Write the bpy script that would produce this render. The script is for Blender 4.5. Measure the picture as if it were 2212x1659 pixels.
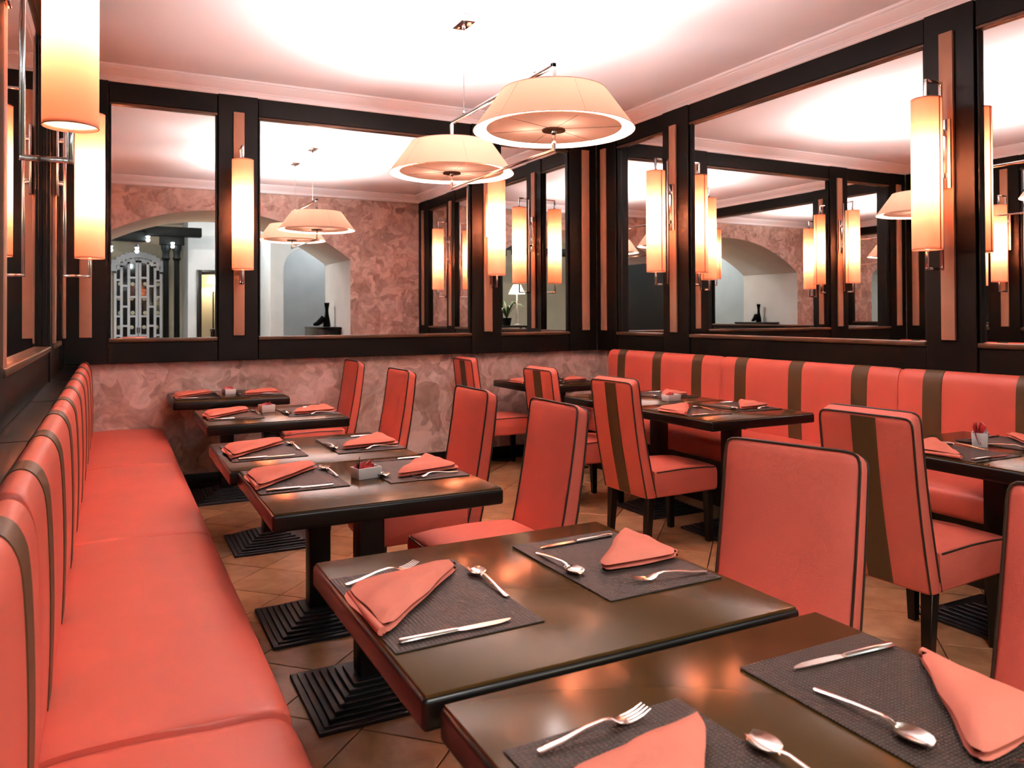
import bpy, bmesh, math, random
from mathutils import Vector, Matrix
random.seed(7)
PI = math.pi
sc = bpy.context.scene
col = sc.collection
for o in list(bpy.data.objects):
    bpy.data.objects.remove(o)

# ------------------------------------------------------------------ camera
F_PX, YAW, PITCH, ROLL, SHIFT = 1682.845, 0.47447, 0.0109, -0.00396, -168.9
cam_d = bpy.data.cameras.new('camera')
cam = bpy.data.objects.new('camera', cam_d)
col.objects.link(cam)
fw = Vector((math.sin(YAW) * math.cos(PITCH), math.cos(YAW) * math.cos(PITCH), math.sin(PITCH)))
rt = Vector((math.cos(YAW), -math.sin(YAW), 0.0))
up = rt.cross(fw)
r2 = math.cos(ROLL) * rt + math.sin(ROLL) * up
u2 = -math.sin(ROLL) * rt + math.cos(ROLL) * up
m3 = Matrix((r2, u2, -fw)).transposed()
cam.matrix_world = Matrix.Translation((0, 0, 1.36)) @ m3.to_4x4()
cam_d.sensor_width = 36.0
cam_d.lens = F_PX / 2212.0 * 36.0
cam_d.shift_y = SHIFT / 2212.0
cam_d.clip_start = 0.02
cam_d.dof.use_dof = True
cam_d.dof.focus_distance = 3.0
cam_d.dof.aperture_fstop = 6.3
sc.camera = cam

# ------------------------------------------------------------------ world, exposure
w = bpy.data.worlds.new('world')
sc.world = w
w.use_nodes = True
w.node_tree.nodes['Background'].inputs[0].default_value = (0.02, 0.02, 0.025, 1)
w.node_tree.nodes['Background'].inputs[1].default_value = 1.0
sc.view_settings.view_transform = 'Standard'
sc.view_settings.look = 'None'
sc.view_settings.gamma = 1.0
sc.view_settings.use_curve_mapping = False
sc.view_settings.exposure = 2.4
sc.cycles.use_denoising = True
sc.cycles.max_bounces = 10
sc.cycles.diffuse_bounces = 4
sc.cycles.glossy_bounces = 6
sc.cycles.transmission_bounces = 6
sc.cycles.sample_clamp_indirect = 6.0
sc.cycles.use_adaptive_sampling = True
sc.cycles.adaptive_threshold = 0.05
sc.cycles.adaptive_min_samples = 16
sc.cycles.caustics_reflective = False
sc.cycles.caustics_refractive = False
# light levels, lamps of the place and one added in the corridor
PEND_W, PEND_EM, DIFF_EM = 13.5, 0.03, 0.05
SC_W, SC_EM = 4.2, 0.0
HALL_W = 4.5
FRONT_W = 6.5
WARM = (1.0, 0.78, 0.60)
SOFT = (1.0, 0.925, 0.90)
COOL = (0.80, 0.92, 1.0)

# ------------------------------------------------------------------ materials
M = {}
def newmat(name):
    m = bpy.data.materials.new(name)
    m.use_nodes = True
    nt = m.node_tree
    M[name] = m
    return m, nt, nt.nodes['Principled BSDF']
def texco(nt, scale=1.0, mode='Object'):
    tc = nt.nodes.new('ShaderNodeTexCoord')
    mp = nt.nodes.new('ShaderNodeMapping')
    if isinstance(scale, (int, float)):
        scale = (scale,) * 3
    mp.inputs['Scale'].default_value = scale
    nt.links.new(tc.outputs[mode], mp.inputs[0])
    return mp.outputs[0]
def noise(nt, vec, scale, detail=3, rough=0.5, dist=0.0):
    n = nt.nodes.new('ShaderNodeTexNoise')
    n.inputs['Scale'].default_value = scale
    n.inputs['Detail'].default_value = detail
    n.inputs['Roughness'].default_value = rough
    n.inputs['Distortion'].default_value = dist
    nt.links.new(vec, n.inputs['Vector'])
    return n
def ramp(nt, fac, stops):
    r = nt.nodes.new('ShaderNodeValToRGB')
    while len(r.color_ramp.elements) < len(stops):
        r.color_ramp.elements.new(0.5)
    for e, (p, c) in zip(r.color_ramp.elements, stops):
        e.position = p
        e.color = (c[0], c[1], c[2], 1)
    nt.links.new(fac, r.inputs[0])
    return r.outputs[0]
def bump(nt, b, h, strength, dist=0.01):
    n = nt.nodes.new('ShaderNodeBump')
    n.inputs['Strength'].default_value = strength
    n.inputs['Distance'].default_value = dist
    nt.links.new(h, n.inputs['Height'])
    nt.links.new(n.outputs[0], b.inputs['Normal'])
def simple(name, c, rough=0.5, metal=0.0, var=0.0, scale=8, bmp=0.0, bscale=60, coat=0.0, spec=0.5, mode='Object'):
    m, nt, b = newmat(name)
    b.inputs['Base Color'].default_value = (c[0], c[1], c[2], 1)
    b.inputs['Roughness'].default_value = rough
    b.inputs['Metallic'].default_value = metal
    b.inputs['Specular IOR Level'].default_value = spec
    if coat:
        b.inputs['Coat Weight'].default_value = coat
        b.inputs['Coat Roughness'].default_value = 0.12
    if var or bmp:
        v = texco(nt, 1.0, mode)
    if var:
        n = noise(nt, v, scale, 4)
        lo = [x * (1 - var) for x in c]
        hi = [min(1, x * (1 + var)) for x in c]
        nt.links.new(ramp(nt, n.outputs['Fac'], [(0.3, lo), (0.7, hi)]), b.inputs['Base Color'])
    if bmp:
        n2 = noise(nt, v, bscale, 4, 0.6)
        bump(nt, b, n2.outputs['Fac'], bmp, 0.004)
    return m

simple('coral', (0.70, 0.135, 0.092), 0.42, var=0.05, scale=5, bmp=0.12, bscale=240, spec=0.45)
simple('coral_chair', (0.74, 0.155, 0.108), 0.5, var=0.05, scale=6, bmp=0.15, bscale=260, spec=0.4)
simple('brown_band', (0.098, 0.050, 0.016), 0.5, bmp=0.12, bscale=240)
simple('piping', (0.035, 0.022, 0.012), 0.45)
simple('dark_wood', (0.0075, 0.0048, 0.0034), 0.3, var=0.35, scale=3, spec=0.32)
simple('panel_wood', (0.0065, 0.0042, 0.0024), 0.42, var=0.4, scale=2.5, spec=0.22)
simple('ledge_wood', (0.10, 0.048, 0.022), 0.35, var=0.2, scale=4)
simple('iron', (0.010, 0.0095, 0.011), 0.42, bmp=0.1, bscale=150)
simple('strip_wood', (0.43, 0.245, 0.16), 0.4, var=0.07, scale=5)
simple('chrome', (0.64, 0.60, 0.58), 0.12, metal=1.0)
simple('steel', (0.80, 0.74, 0.69), 0.16, metal=1.0)
simple('ceiling_paint', (0.81, 0.81, 0.85), 0.85)
simple('white_plaster', (0.62, 0.63, 0.62), 0.8, var=0.05, scale=3)
simple('grey_plaster', (0.60, 0.58, 0.57), 0.85, var=0.08, scale=2)
simple('cream_plaster', (0.52, 0.46, 0.34), 0.8, var=0.06, scale=2)
simple('white_paint', (0.62, 0.64, 0.66), 0.45)
simple('ceramic', (0.72, 0.68, 0.66), 0.22, spec=0.5)
simple('sachet_red', (0.50, 0.035, 0.035), 0.35, var=0.3, scale=40)
simple('sachet_dark', (0.03, 0.012, 0.02), 0.35)
simple('sachet_white', (0.72, 0.70, 0.70), 0.4)
simple('black_bronze', (0.0035, 0.004, 0.0035), 0.5, spec=0.08)
simple('leaf', (0.03, 0.075, 0.018), 0.5, var=0.3, scale=20)
simple('glass_dark', (0.012, 0.015, 0.013), 0.08)
simple('bottle_end', (0.55, 0.52, 0.36), 0.3)
simple('grout', (0.035, 0.018, 0.009), 0.9)
simple('hall_floor', (0.28, 0.17, 0.09), 0.5, var=0.2, scale=3)
simple('wire', (0.30, 0.29, 0.28), 0.3, metal=0.6)

m, nt, b = newmat('mirror')
b.inputs['Base Color'].default_value = (0.91, 0.90, 0.88, 1)
b.inputs['Metallic'].default_value = 1.0
b.inputs['Roughness'].default_value = 0.0

# table top: dark varnished wood
m, nt, b = newmat('table_top')
v = texco(nt, (1.0, 14.0, 14.0))
n = noise(nt, v, 3.0, 5, 0.6, 0.3)
b.inputs['Base Color'].default_value = (0.072, 0.035, 0.0100, 1)
n2 = noise(nt, texco(nt, (6.0, 160.0, 160.0)), 3.0, 2)
mr_ = nt.nodes.new('ShaderNodeMapRange'); mr_.inputs[3].default_value = 0.17; mr_.inputs[4].default_value = 0.21
nt.links.new(n2.outputs['Fac'], mr_.inputs[0]); nt.links.new(mr_.outputs[0], b.inputs['Roughness'])
b.inputs['Specular IOR Level'].default_value = 0.17
b.inputs['Specular Tint'].default_value = (1.0, 0.66, 0.40, 1)

# floor tile
m, nt, b = newmat('tile')
v = texco(nt, 1.0)
oi = nt.nodes.new('ShaderNodeObjectInfo')
n = noise(nt, v, 7.0, 6, 0.6, 0.4)
c1 = ramp(nt, n.outputs['Fac'], [(0.28, (0.30, 0.15, 0.062)), (0.55, (0.47, 0.255, 0.122)), (0.78, (0.58, 0.35, 0.19))])
hs = nt.nodes.new('ShaderNodeHueSaturation')
mr = nt.nodes.new('ShaderNodeMapRange')
mr.inputs[3].default_value = 0.82
mr.inputs[4].default_value = 1.12
nt.links.new(oi.outputs['Random'], mr.inputs[0])
nt.links.new(mr.outputs[0], hs.inputs['Value'])
nt.links.new(c1, hs.inputs['Color'])
nt.links.new(hs.outputs[0], b.inputs['Base Color'])
b.inputs['Roughness'].default_value = 0.38
bump(nt, b, n.outputs['Fac'], 0.15, 0.006)

# hand-brushed plaster: short overlapping trowel strokes
def swirl(name, dark, mid, light, sc_=8.0):
    m, nt, b = newmat(name)
    v = texco(nt, 1.0)
    nz = noise(nt, v, 3.2, 2)
    add = nt.nodes.new('ShaderNodeMixRGB')
    add.blend_type = 'ADD'
    add.inputs[0].default_value = 0.55
    nt.links.new(v, add.inputs[1])
    nt.links.new(nz.outputs['Color'], add.inputs[2])
    vo = nt.nodes.new('ShaderNodeTexVoronoi')
    vo.inputs['Scale'].default_value = sc_
    nt.links.new(add.outputs[0], vo.inputs['Vector'])
    nf = noise(nt, add.outputs[0], 12.0, 5, 0.55, 0.5)
    big = noise(nt, v, 2.2, 3, 0.5)
    sep = nt.nodes.new('ShaderNodeSeparateColor')
    nt.links.new(vo.outputs['Color'], sep.inputs[0])
    m1 = nt.nodes.new('ShaderNodeMath'); m1.operation = 'MULTIPLY'; m1.inputs[1].default_value = 0.26
    nt.links.new(sep.outputs[0], m1.inputs[0])
    m2 = nt.nodes.new('ShaderNodeMath'); m2.operation = 'MULTIPLY_ADD'; m2.inputs[1].default_value = 0.55
    nt.links.new(nf.outputs['Fac'], m2.inputs[0]); nt.links.new(m1.outputs[0], m2.inputs[2])
    m4 = nt.nodes.new('ShaderNodeMath'); m4.operation = 'MULTIPLY_ADD'; m4.inputs[1].default_value = 0.35
    nt.links.new(big.outputs['Fac'], m4.inputs[0]); nt.links.new(m2.outputs[0], m4.inputs[2])
    nt.links.new(ramp(nt, m4.outputs[0], [(0.36, dark), (0.54, mid), (0.74, light)]), b.inputs['Base Color'])
    b.inputs['Roughness'].default_value = 0.5
    bump(nt, b, nf.outputs['Fac'], 0.12, 0.006)
swirl('swirl_plaster', (0.31, 0.21, 0.17), (0.49, 0.36, 0.31), (0.72, 0.57, 0.515))

# woven placemat
m, nt, b = newmat('woven_mat')
v = texco(nt, 1.0)
wv = nt.nodes.new('ShaderNodeTexWave'); wv.bands_direction = 'X'
wv.inputs['Scale'].default_value = 38.0
nt.links.new(v, wv.inputs['Vector'])
wv2 = nt.nodes.new('ShaderNodeTexWave'); wv2.bands_direction = 'Y'
wv2.inputs['Scale'].default_value = 52.0
nt.links.new(v, wv2.inputs['Vector'])
mx = nt.nodes.new('ShaderNodeMath'); mx.operation = 'MULTIPLY'
nt.links.new(wv.outputs['Fac'], mx.inputs[0]); nt.links.new(wv2.outputs['Fac'], mx.inputs[1])
nt.links.new(ramp(nt, mx.outputs[0], [(0.0, (0.020, 0.011, 0.008)), (0.6, (0.088, 0.051, 0.038))]), b.inputs['Base Color'])
b.inputs['Roughness'].default_value = 0.55
bump(nt, b, mx.outputs[0], 0.5, 0.003)

# napkin cloth
simple('napkin', (0.72, 0.215, 0.15), 0.75, var=0.06, scale=10, bmp=0.25, bscale=220, spec=0.25)

# lamp shades: translucent cloth around real bulbs
def shade_mat(name, c, em_c, em, tr=0.6):
    m, nt, b = newmat(name)
    nt.nodes.remove(b)
    out = nt.nodes['Material Output']
    t = nt.nodes.new('ShaderNodeBsdfTranslucent'); t.inputs[0].default_value = (*c, 1)
    d = nt.nodes.new('ShaderNodeBsdfDiffuse'); d.inputs[0].default_value = (*[x * 0.9 for x in c], 1)
    mixs = nt.nodes.new('ShaderNodeMixShader'); mixs.inputs[0].default_value = tr
    nt.links.new(d.outputs[0], mixs.inputs[1]); nt.links.new(t.outputs[0], mixs.inputs[2])
    e = nt.nodes.new('ShaderNodeEmission'); e.inputs[0].default_value = (*em_c, 1); e.inputs[1].default_value = em
    a = nt.nodes.new('ShaderNodeAddShader')
    nt.links.new(mixs.outputs[0], a.inputs[0]); nt.links.new(e.outputs[0], a.inputs[1])
    nt.links.new(a.outputs[0], out.inputs['Surface'])
shade_mat('sconce_shade', (0.72, 0.455, 0.35), (1.0, 0.60, 0.38), SC_EM * 0.25, 0.5)
shade_mat('pendant_shade', (0.60, 0.34, 0.235), (1.0, 0.55, 0.36), PEND_EM, 0.011)
shade_mat('pendant_diffuser', (0.55, 0.27, 0.18), (1.0, 0.50, 0.32), DIFF_EM, 0.0115)
shade_mat('hall_shade', (0.9, 0.8, 0.6), (1.0, 0.85, 0.6), 2.5, 0.6)
def emit_mat(name, c, s):
    m, nt, b = newmat(name)
    nt.nodes.remove(b)
    e = nt.nodes.new('ShaderNodeEmission'); e.inputs[0].default_value = (*c, 1); e.inputs[1].default_value = s
    nt.links.new(e.outputs[0], nt.nodes['Material Output'].inputs['Surface'])
emit_mat('spot_glow', COOL, 14.0)

# ------------------------------------------------------------------ mesh helpers
def ident(a, b_, c):
    return (a, b_, c)
class MB:
    def __init__(s):
        s.v = []
        s.f = []
    def box(s, a0, a1, b0, b1, c0, c1, mp=ident):
        i = len(s.v)
        for a, b_, c in ((a0, b0, c0), (a1, b0, c0), (a1, b1, c0), (a0, b1, c0), (a0, b0, c1), (a1, b0, c1), (a1, b1, c1), (a0, b1, c1)):
            s.v.append(mp(a, b_, c))
        for q in ((3, 2, 1, 0), (4, 5, 6, 7), (0, 1, 5, 4), (1, 2, 6, 5), (2, 3, 7, 6), (3, 0, 4, 7)):
            s.f.append([i + k for k in q])
        return s
    def loft(s, rings, cap=True, closed=True):
        i = len(s.v)
        n = len(rings[0])
        for r in rings:
            s.v.extend(r)
        for k in range(len(rings) - 1):
            for j in range(n if closed else n - 1):
                j2 = (j + 1) % n
                s.f.append([i + k * n + j, i + k * n + j2, i + (k + 1) * n + j2, i + (k + 1) * n + j])
        if cap:
            s.f.append([i + j for j in range(n)][::-1])
            s.f.append([i + (len(rings) - 1) * n + j for j in range(n)])
        return s
    def tube(s, pts, r, n=6, closed=False):
        pts = [Vector(p) for p in pts]
        rings = []
        N = len(pts)
        prev = None
        for k in range(N):
            if closed:
                d = (pts[(k + 1) % N] - pts[k - 1]).normalized()
            else:
                d = (pts[min(k + 1, N - 1)] - pts[max(k - 1, 0)]).normalized()
            if prev is None:
                a = Vector((0, 0, 1)) if abs(d.z) < 0.9 else Vector((1, 0, 0))
                u = d.cross(a).normalized()
            else:
                u = (prev - d * prev.dot(d)).normalized()
            prev = u
            vv = d.cross(u)
            rr = r[k] if isinstance(r, (list, tuple)) else r
            rings.append([tuple(pts[k] + rr * (math.cos(t) * u + math.sin(t) * vv)) for t in [2 * PI * j / n for j in range(n)]])
        if closed:
            rings.append(rings[0])
        return s.loft(rings, cap=not closed)
    def bar(s, pts, wd, ht=None):      # square tube along a polyline of axis-aligned runs
        ht = ht or wd
        for p, q_ in zip(pts[:-1], pts[1:]):
            lo = [min(p[k], q_[k]) - wd / 2 for k in range(3)]
            hi = [max(p[k], q_[k]) + wd / 2 for k in range(3)]
            s.box(lo[0], hi[0], lo[1], hi[1], lo[2], hi[2])
        return s
    def lathe(s, prof, n=32, c=(0, 0, 0), cap=True):
        rings = [[(c[0] + r * math.cos(2 * PI * j / n), c[1] + r * math.sin(2 * PI * j / n), c[2] + z) for j in range(n)] for r, z in prof]
        return s.loft(rings, cap)
    def build(s, name, mat, parent=None, bev=0.0, seg=2, smooth=35, mw=None):
        me = bpy.data.meshes.new(name)
        bm = bmesh.new()
        vs = [bm.verts.new(p) for p in s.v]
        for f in s.f:
            try:
                bm.faces.new([vs[k] for k in f])
            except ValueError:
                pass
        if bev:
            bmesh.ops.bevel(bm, geom=list(bm.edges), offset=bev, segments=seg, affect='EDGES', profile=0.5, clamp_overlap=True)
        bmesh.ops.recalc_face_normals(bm, faces=list(bm.faces))
        bm.to_mesh(me)
        bm.free()
        if smooth:
            for p in me.polygons:
                p.use_smooth = True
            me.set_sharp_from_angle(angle=math.radians(smooth))
        me.materials.append(M[mat])
        o = bpy.data.objects.new(name, me)
        col.objects.link(o)
        if parent:
            o.parent = parent
        return o
def tag(o, label=None, cat=None, group=None, kind=None):
    if label: o['label'] = label
    if cat: o['category'] = cat
    if group: o['group'] = group
    if kind: o['kind'] = kind
    return o
def thing(name, label, cat, loc=(0, 0, 0), rz=0.0, group=None):
    o = bpy.data.objects.new(name, None)
    o.empty_display_size = 0.1
    col.objects.link(o)
    o.location = loc
    o.rotation_euler = (0, 0, rz)
    return tag(o, label, cat, group)
def copy_tree(o, parent=None):
    c = o.copy()
    col.objects.link(c)
    c.parent = parent
    for ch in list(o.children):
        copy_tree(ch, c)
    return c
def dup(root, loc, rz, label, group=None):
    c = copy_tree(root)
    c.location = loc
    c.rotation_euler = (0, 0, rz)
    c['label'] = label
    if group: c['group'] = group
    return c
def plight(name, loc, power, color, radius=0.03, parent=None):
    l = bpy.data.lights.new(name, 'POINT')
    l.energy = power
    l.color = color
    l.shadow_soft_size = radius
    o = bpy.data.objects.new(name, l)
    col.objects.link(o)
    o.location = loc
    if parent: o.parent = parent
    return o
def struct(o):
    o['kind'] = 'structure'
    return o

# ------------------------------------------------------------------ room shell
XL, XR, YB, YF, ZC = -0.38, 4.38, 6.61, 1.52, 3.23       # wall faces
YV = -0.02                                                # hall end of the vaulted passage
floor = struct(MB().box(-3.2, 5.6, -5.2, 6.75, -0.12, -0.010).build('floor', 'grout'))
struct(MB().box(XL - .15, XR + .15, YF - .02, YB + .15, ZC, ZC + .12).build('ceiling', 'ceiling_paint'))
# diagonal tiles
PITCHT, GAP = 0.325, 0.005
tile_me = None
S2 = math.sqrt(0.5)
h = (PITCHT - GAP) / 2
def tile_mesh():
    mb = MB().box(-h, h, -h, h, -0.012, 0.0)
    return mb.build('tile', 'tile', floor, bev=0.0015, seg=1)
first = tile_mesh()
cnt = 0
rest = MB()
for i in range(-40, 60):
    for j in range(-5, 60):
        a = 0.94 + (i + 0.5) * PITCHT      # along n1 = (-S2, S2)
        b_ = 3.598 + (j - 30 + 0.5) * PITCHT   # along n2 = (S2, S2)
        x = (-a + b_) * S2
        y = (a + b_) * S2
        if not (XL < x < XR and YV - .2 < y < YB - .02):
            continue
        if 0.25 < x < 3.62 and y > 1.15:
            if cnt == 0:
                o = first
            else:
                o = first.copy()
                col.objects.link(o)
                o.parent = floor
            o.location = (x, y, 0)
            o.rotation_euler = (0, 0, PI / 4 + random.choice((0, 1, 2, 3)) * PI / 2)
            cnt += 1
        else:
            c0 = len(rest.v)
            rest.box(-h, h, -h, h, -0.012, 0, lambda p, q_, r_: (x + (p - q_) * S2, y + (p + q_) * S2, r_))
ro = rest.build('tile_field', 'tile', floor)
ro['kind'] = 'stuff'
print('tiles', cnt)
hf = struct(MB().box(-3.0, 5.5, -5.0, YV - .2, -0.011, 0.0).build('floor_hall', 'hall_floor'))

def mback(s, d, z): return (s, YB - d, z)
def mright(s, d, z): return (XR - d, s, z)
def mleft(s, d, z): return (XL + d, s, z)
wall_back = struct(MB().box(XL - .15, XR + .15, YB, YB + .12, 0, ZC).build('wall_back', 'swirl_plaster'))
wall_right = struct(MB().box(XR, XR + .12, YV, YB, 0, ZC).build('wall_right', 'swirl_plaster'))
wall_left = struct(MB().box(XL - .12, XL, YV, YB, 0, ZC).build('wall_left', 'swirl_plaster'))

Z0, ZM0, ZM1, ZT = 1.002, 1.197, 2.955, 3.124
mirror_objs = []
def panelling(wall, mp, segs, z0=Z0):
    """segs: (kind, s0, s1, extra) with kind 'p' pilaster (strip centre) or 'm' mirror (label)."""
    for kind, s0, s1, ex in segs:
        if kind == 'p':
            MB().box(s0 + .006, s1 - .006, 0, .068, z0, ZT, mp).build('pilaster', 'panel_wood', wall, bev=.003, seg=1)
            if ex is not None:
                MB().box(ex - .042, ex + .042, .068, .088, 1.20, 2.985, mp).build('light_wood_strip', 'strip_wood', wall, bev=.004, seg=2)
        elif kind == 'w':
            MB().box(s0, s1, 0, .06, z0, ZT, mp).build('wood_panel', 'panel_wood', wall, bev=.003, seg=1)
        else:
            MB().box(s0, s1, 0, .06, z0, ZM0 - .04, mp).build('lower_rail', 'panel_wood', wall, bev=.003, seg=1)
            MB().box(s0, s1, 0, .06, ZM1 + .018, ZT, mp).build('upper_rail', 'panel_wood', wall, bev=.003, seg=1)
            mo = MB().box(s0 + .004, s1 - .004, .026, .030, ZM0 - .03, ZM1 + .02, mp).build('wall_mirror', 'mirror', smooth=0)
            tag(mo, ex, 'mirror', 'framed wall mirrors')
            mirror_objs.append(mo)
            MB().box(s0, s1, 0, .075, ZM0 - .038, ZM0 - .008, mp).build('mirror_ledge', 'ledge_wood', mo, bev=.006)
            MB().box(s0, s1, .028, .062, ZM1 - .004, ZM1 + .016, mp).build('mirror_head', 'ledge_wood', mo, bev=.004)
            for e0, e1 in ((s0, s0 + .014), (s1 - .014, s1)):
                MB().box(e0, e1, .028, .052, ZM0 - .006, ZM1 - .006, mp).build('mirror_side', 'panel_wood', mo, bev=.003, seg=1)
            MB().box(s0, s1, 0, .024, ZM0 - .04, ZM1 + .02, mp).build('mirror_backing', 'dark_wood', mo, smooth=0)
panelling(wall_back, mback, [
    ('p', -.318, -.02, -.173), ('m', -.02, .744, 'narrow framed mirror reflecting the wine cabinet, left end of the back wall'),
    ('p', .744, 1.058, .903), ('m', 1.058, 2.942, 'wide framed mirror on the back wall reflecting the pendant lamp'),
    ('p', 2.942, 3.246, 3.106), ('m', 3.246, 3.998, 'narrow framed mirror on the back wall next to the far corner'),
    ('p', 3.998, 4.318, 4.178)])
panelling(wall_right, mright, [
    ('p', 6.2, 6.54, 6.40), ('m', 5.49, 6.2, 'narrow framed mirror on the right wall next to the far corner'),
    ('p', 5.138, 5.49, 5.33), ('m', 3.005, 5.138, 'largest framed mirror above the striped bench on the right wall'),
    ('p', 2.69, 3.005, 2.852), ('m', 1.98, 2.69, 'framed mirror cut off by the right edge of the picture'),
    ('p', YF + .02, 1.98, 1.75)])
ZSH = 0.985
panelling(wall_left, mleft, [
    ('p', 6.2, 6.54, 6.40), ('m', 5.49, 6.2, 'narrow framed mirror on the left wall next to the corner'),
    ('p', 5.138, 5.49, 5.30), ('m', 3.005, 5.138, 'large framed mirror on the left wall above the bench, seen edge on'),
    ('p', 2.69, 3.005, 2.85), ('m', 1.98, 2.69, 'framed mirror on the left wall nearest the camera, above the bench'),
    ('w', YV + .02, 1.98, None)], z0=ZSH)
# shelf boards behind the left bench and solid box under them
MB().box(XL, -.222, .10, YB, .10, ZSH - .025, lambda a, b_, c: (a, b_, c)).build('bench_backing', 'dark_wood', wall_left)
ys = [YB, 5.95, 5.15, 4.0, 2.75, 1.55, .1]
for y1, y0 in zip(ys[:-1], ys[1:]):
    MB().box(XL + .0, -.219, y0 + .004, y1 - .004, ZSH - .024, ZSH).build('ledge_board', 'dark_wood', wall_left, bev=.002, seg=1)
# baseboard of the back wall
struct(MB().box(XL, XR, 0, .014, 0, .115, mback).build('baseboard_back', 'dark_wood', bev=.003))
struct(MB().box(YV, YB - .02, 0, .014, 0, .115, mright).build('baseboard_right', 'dark_wood', bev=.003))
# crown moulding swept round the room
prof = [(.0, 3.118), (.064, 3.118), (.070, 3.124), (.070, 3.138), (.064, 3.142), (.066, 3.150), (.074, 3.152), (.078, 3.160), (.088, 3.166), (.112, 3.180), (.134, 3.198), (.146, 3.205),
        (.146, 3.210), (.158, 3.212), (.166, 3.219), (.166, 3.2295), (.0, 3.2295)]
x0, x1, y0, y1 = XL, XR, YF, YB
cm = MB()
rings = []
for cx, cy, sx, sy in ((x0, y0, 1, 1), (x1, y0, -1, 1), (x1, y1, -1, -1), (x0, y1, 1, -1)):
    rings.append([(cx + sx * d, cy + sy * d, z) for d, z in prof])
rings.append(rings[0])
cm.loft(rings, cap=False)
struct(cm.build('trim_1', 'ceiling_paint', smooth=20))

# front wall with segmental arch and vaulted passage (the camera stands at its far end)
AC, AH, ZSP, RISE = 1.37, 1.85, 2.20, 0.64
AR = (AH * AH + RISE * RISE) / (2 * RISE)
def archz(x):
    return ZSP + RISE - AR + math.sqrt(max(0, AR * AR - (x - AC) ** 2))
NX = 40
xs = [AC - AH + 2 * AH * k / NX for k in range(NX + 1)]
wf = MB()
for a, b_ in zip(xs[:-1], xs[1:]):
    i = len(wf.v)
    wf.v += [(a, YF, archz(a)), (b_, YF, archz(b_)), (b_, YF, ZC + .1), (a, YF, ZC + .1)]
    wf.f.append([i, i + 1, i + 2, i + 3])
i = len(wf.v)
wf.v += [(AC + AH, YF, 0), (XR + .1, YF, 0), (XR + .1, YF, ZC + .1), (AC + AH, YF, ZC + .1)]
wf.f.append([i, i + 1, i + 2, i + 3])
wall_front = struct(wf.build('wall_front', 'swirl_plaster', smooth=0))
vt = MB()
vt.loft([[(x, YF - .001, archz(x)), (x, YV, archz(x))] for x in xs], cap=False, closed=False)
vt.build('vault', 'white_plaster', wall_front)
MB().box(AC + AH, XR + .1, YV, YF - .002, 0, ZC).build('pier', 'white_plaster', wall_front, smooth=0)
wf = MB()
for a, b_ in zip(xs[:-1], xs[1:]):
    i = len(wf.v)
    wf.v += [(a, YV, archz(a)), (b_, YV, archz(b_)), (b_, YV, 3.4), (a, YV, 3.4)]
    wf.f.append([i, i + 1, i + 2, i + 3])
wf.build('hall_side', 'white_plaster', wall_front, smooth=0)
MB().box(AC - AH - 2.6, AC - AH + .05, YV, YV + .1, 0, 3.4).build('hall_pier', 'white_plaster', wall_front, smooth=0)
MB().box(XR, 5.5, YV, YV + .1, 0, 3.4).build('hall_pier', 'white_plaster', wall_front, smooth=0)

# ------------------------------------------------------------------ hall behind the camera, seen in the mirrors
struct(MB().box(-3.1, 5.6, -5.1, YV - .001, 3.3, 3.4).build('ceiling_hall', 'white_plaster', smooth=0))
struct(MB().box(-3.1, 1.34, -5.0, -4.9, 0, 3.3).build('wall_hall_back', 'cream_plaster', smooth=0))
struct(MB().box(-3.1, -3.0, -5.0, YV, 0, 3.3).build('wall_hall_left', 'white_plaster', smooth=0))
struct(MB().box(5.5, 5.6, -5.0, YV, 0, 3.3).build('wall_hall_right', 'white_plaster', smooth=0))
wd = MB().box(1.34, 1.56, -3.6, -3.5, 0, 3.3).box(2.32, 2.74, -3.6, -3.5, 0, 3.3).box(1.56, 2.32, -3.6, -3.5, 2.2, 3.3).box(1.34, 1.42, -4.95, -3.6, 0, 3.3)
struct(wd.build('wall_hall_door', 'white_plaster', smooth=0))
dfr = MB().box(1.50, 1.59, -3.62, -3.46, 0, 2.27).box(2.29, 2.38, -3.62, -3.46, 0, 2.27).box(1.59, 2.29, -3.62, -3.46, 2.18, 2.27)
struct(dfr.build('door_1', 'dark_wood', bev=.005))
struct(MB().box(1.42, 2.7, -5.0, -4.9, 0, 3.3).build('wall_side_room', 'cream_plaster', smooth=0))
# wall with the small arched passage
ac2, ah2, zs2, ri2 = 3.31, .41, 2.2, .44
ar2 = (ah2 * ah2 + ri2 * ri2) / (2 * ri2)
wa = MB().box(2.66, 2.74, -3.6, -2.0, 0, 3.3).box(2.74, ac2 - ah2, -2.1, -2.0, 0, 3.3).box(ac2 + ah2, 5.5, -2.1, -2.0, 0, 3.3)
for k in range(48):
    a = ac2 - ah2 + 2 * ah2 * k / 48
    b_ = a + 2 * ah2 / 48
    za = zs2 + ri2 - ar2 + math.sqrt(max(0, ar2 ** 2 - ((a + b_) / 2 - ac2) ** 2))
    wa.box(a, b_, -2.1, -2.0, za, 3.3)
struct(wa.build('wall_hall_arch', 'white_plaster', smooth=0))
struct(MB().box(2.74, 5.5, -3.6, -3.5, 0, 3.3).build('wall_corridor', 'grey_plaster', smooth=0))
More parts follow.
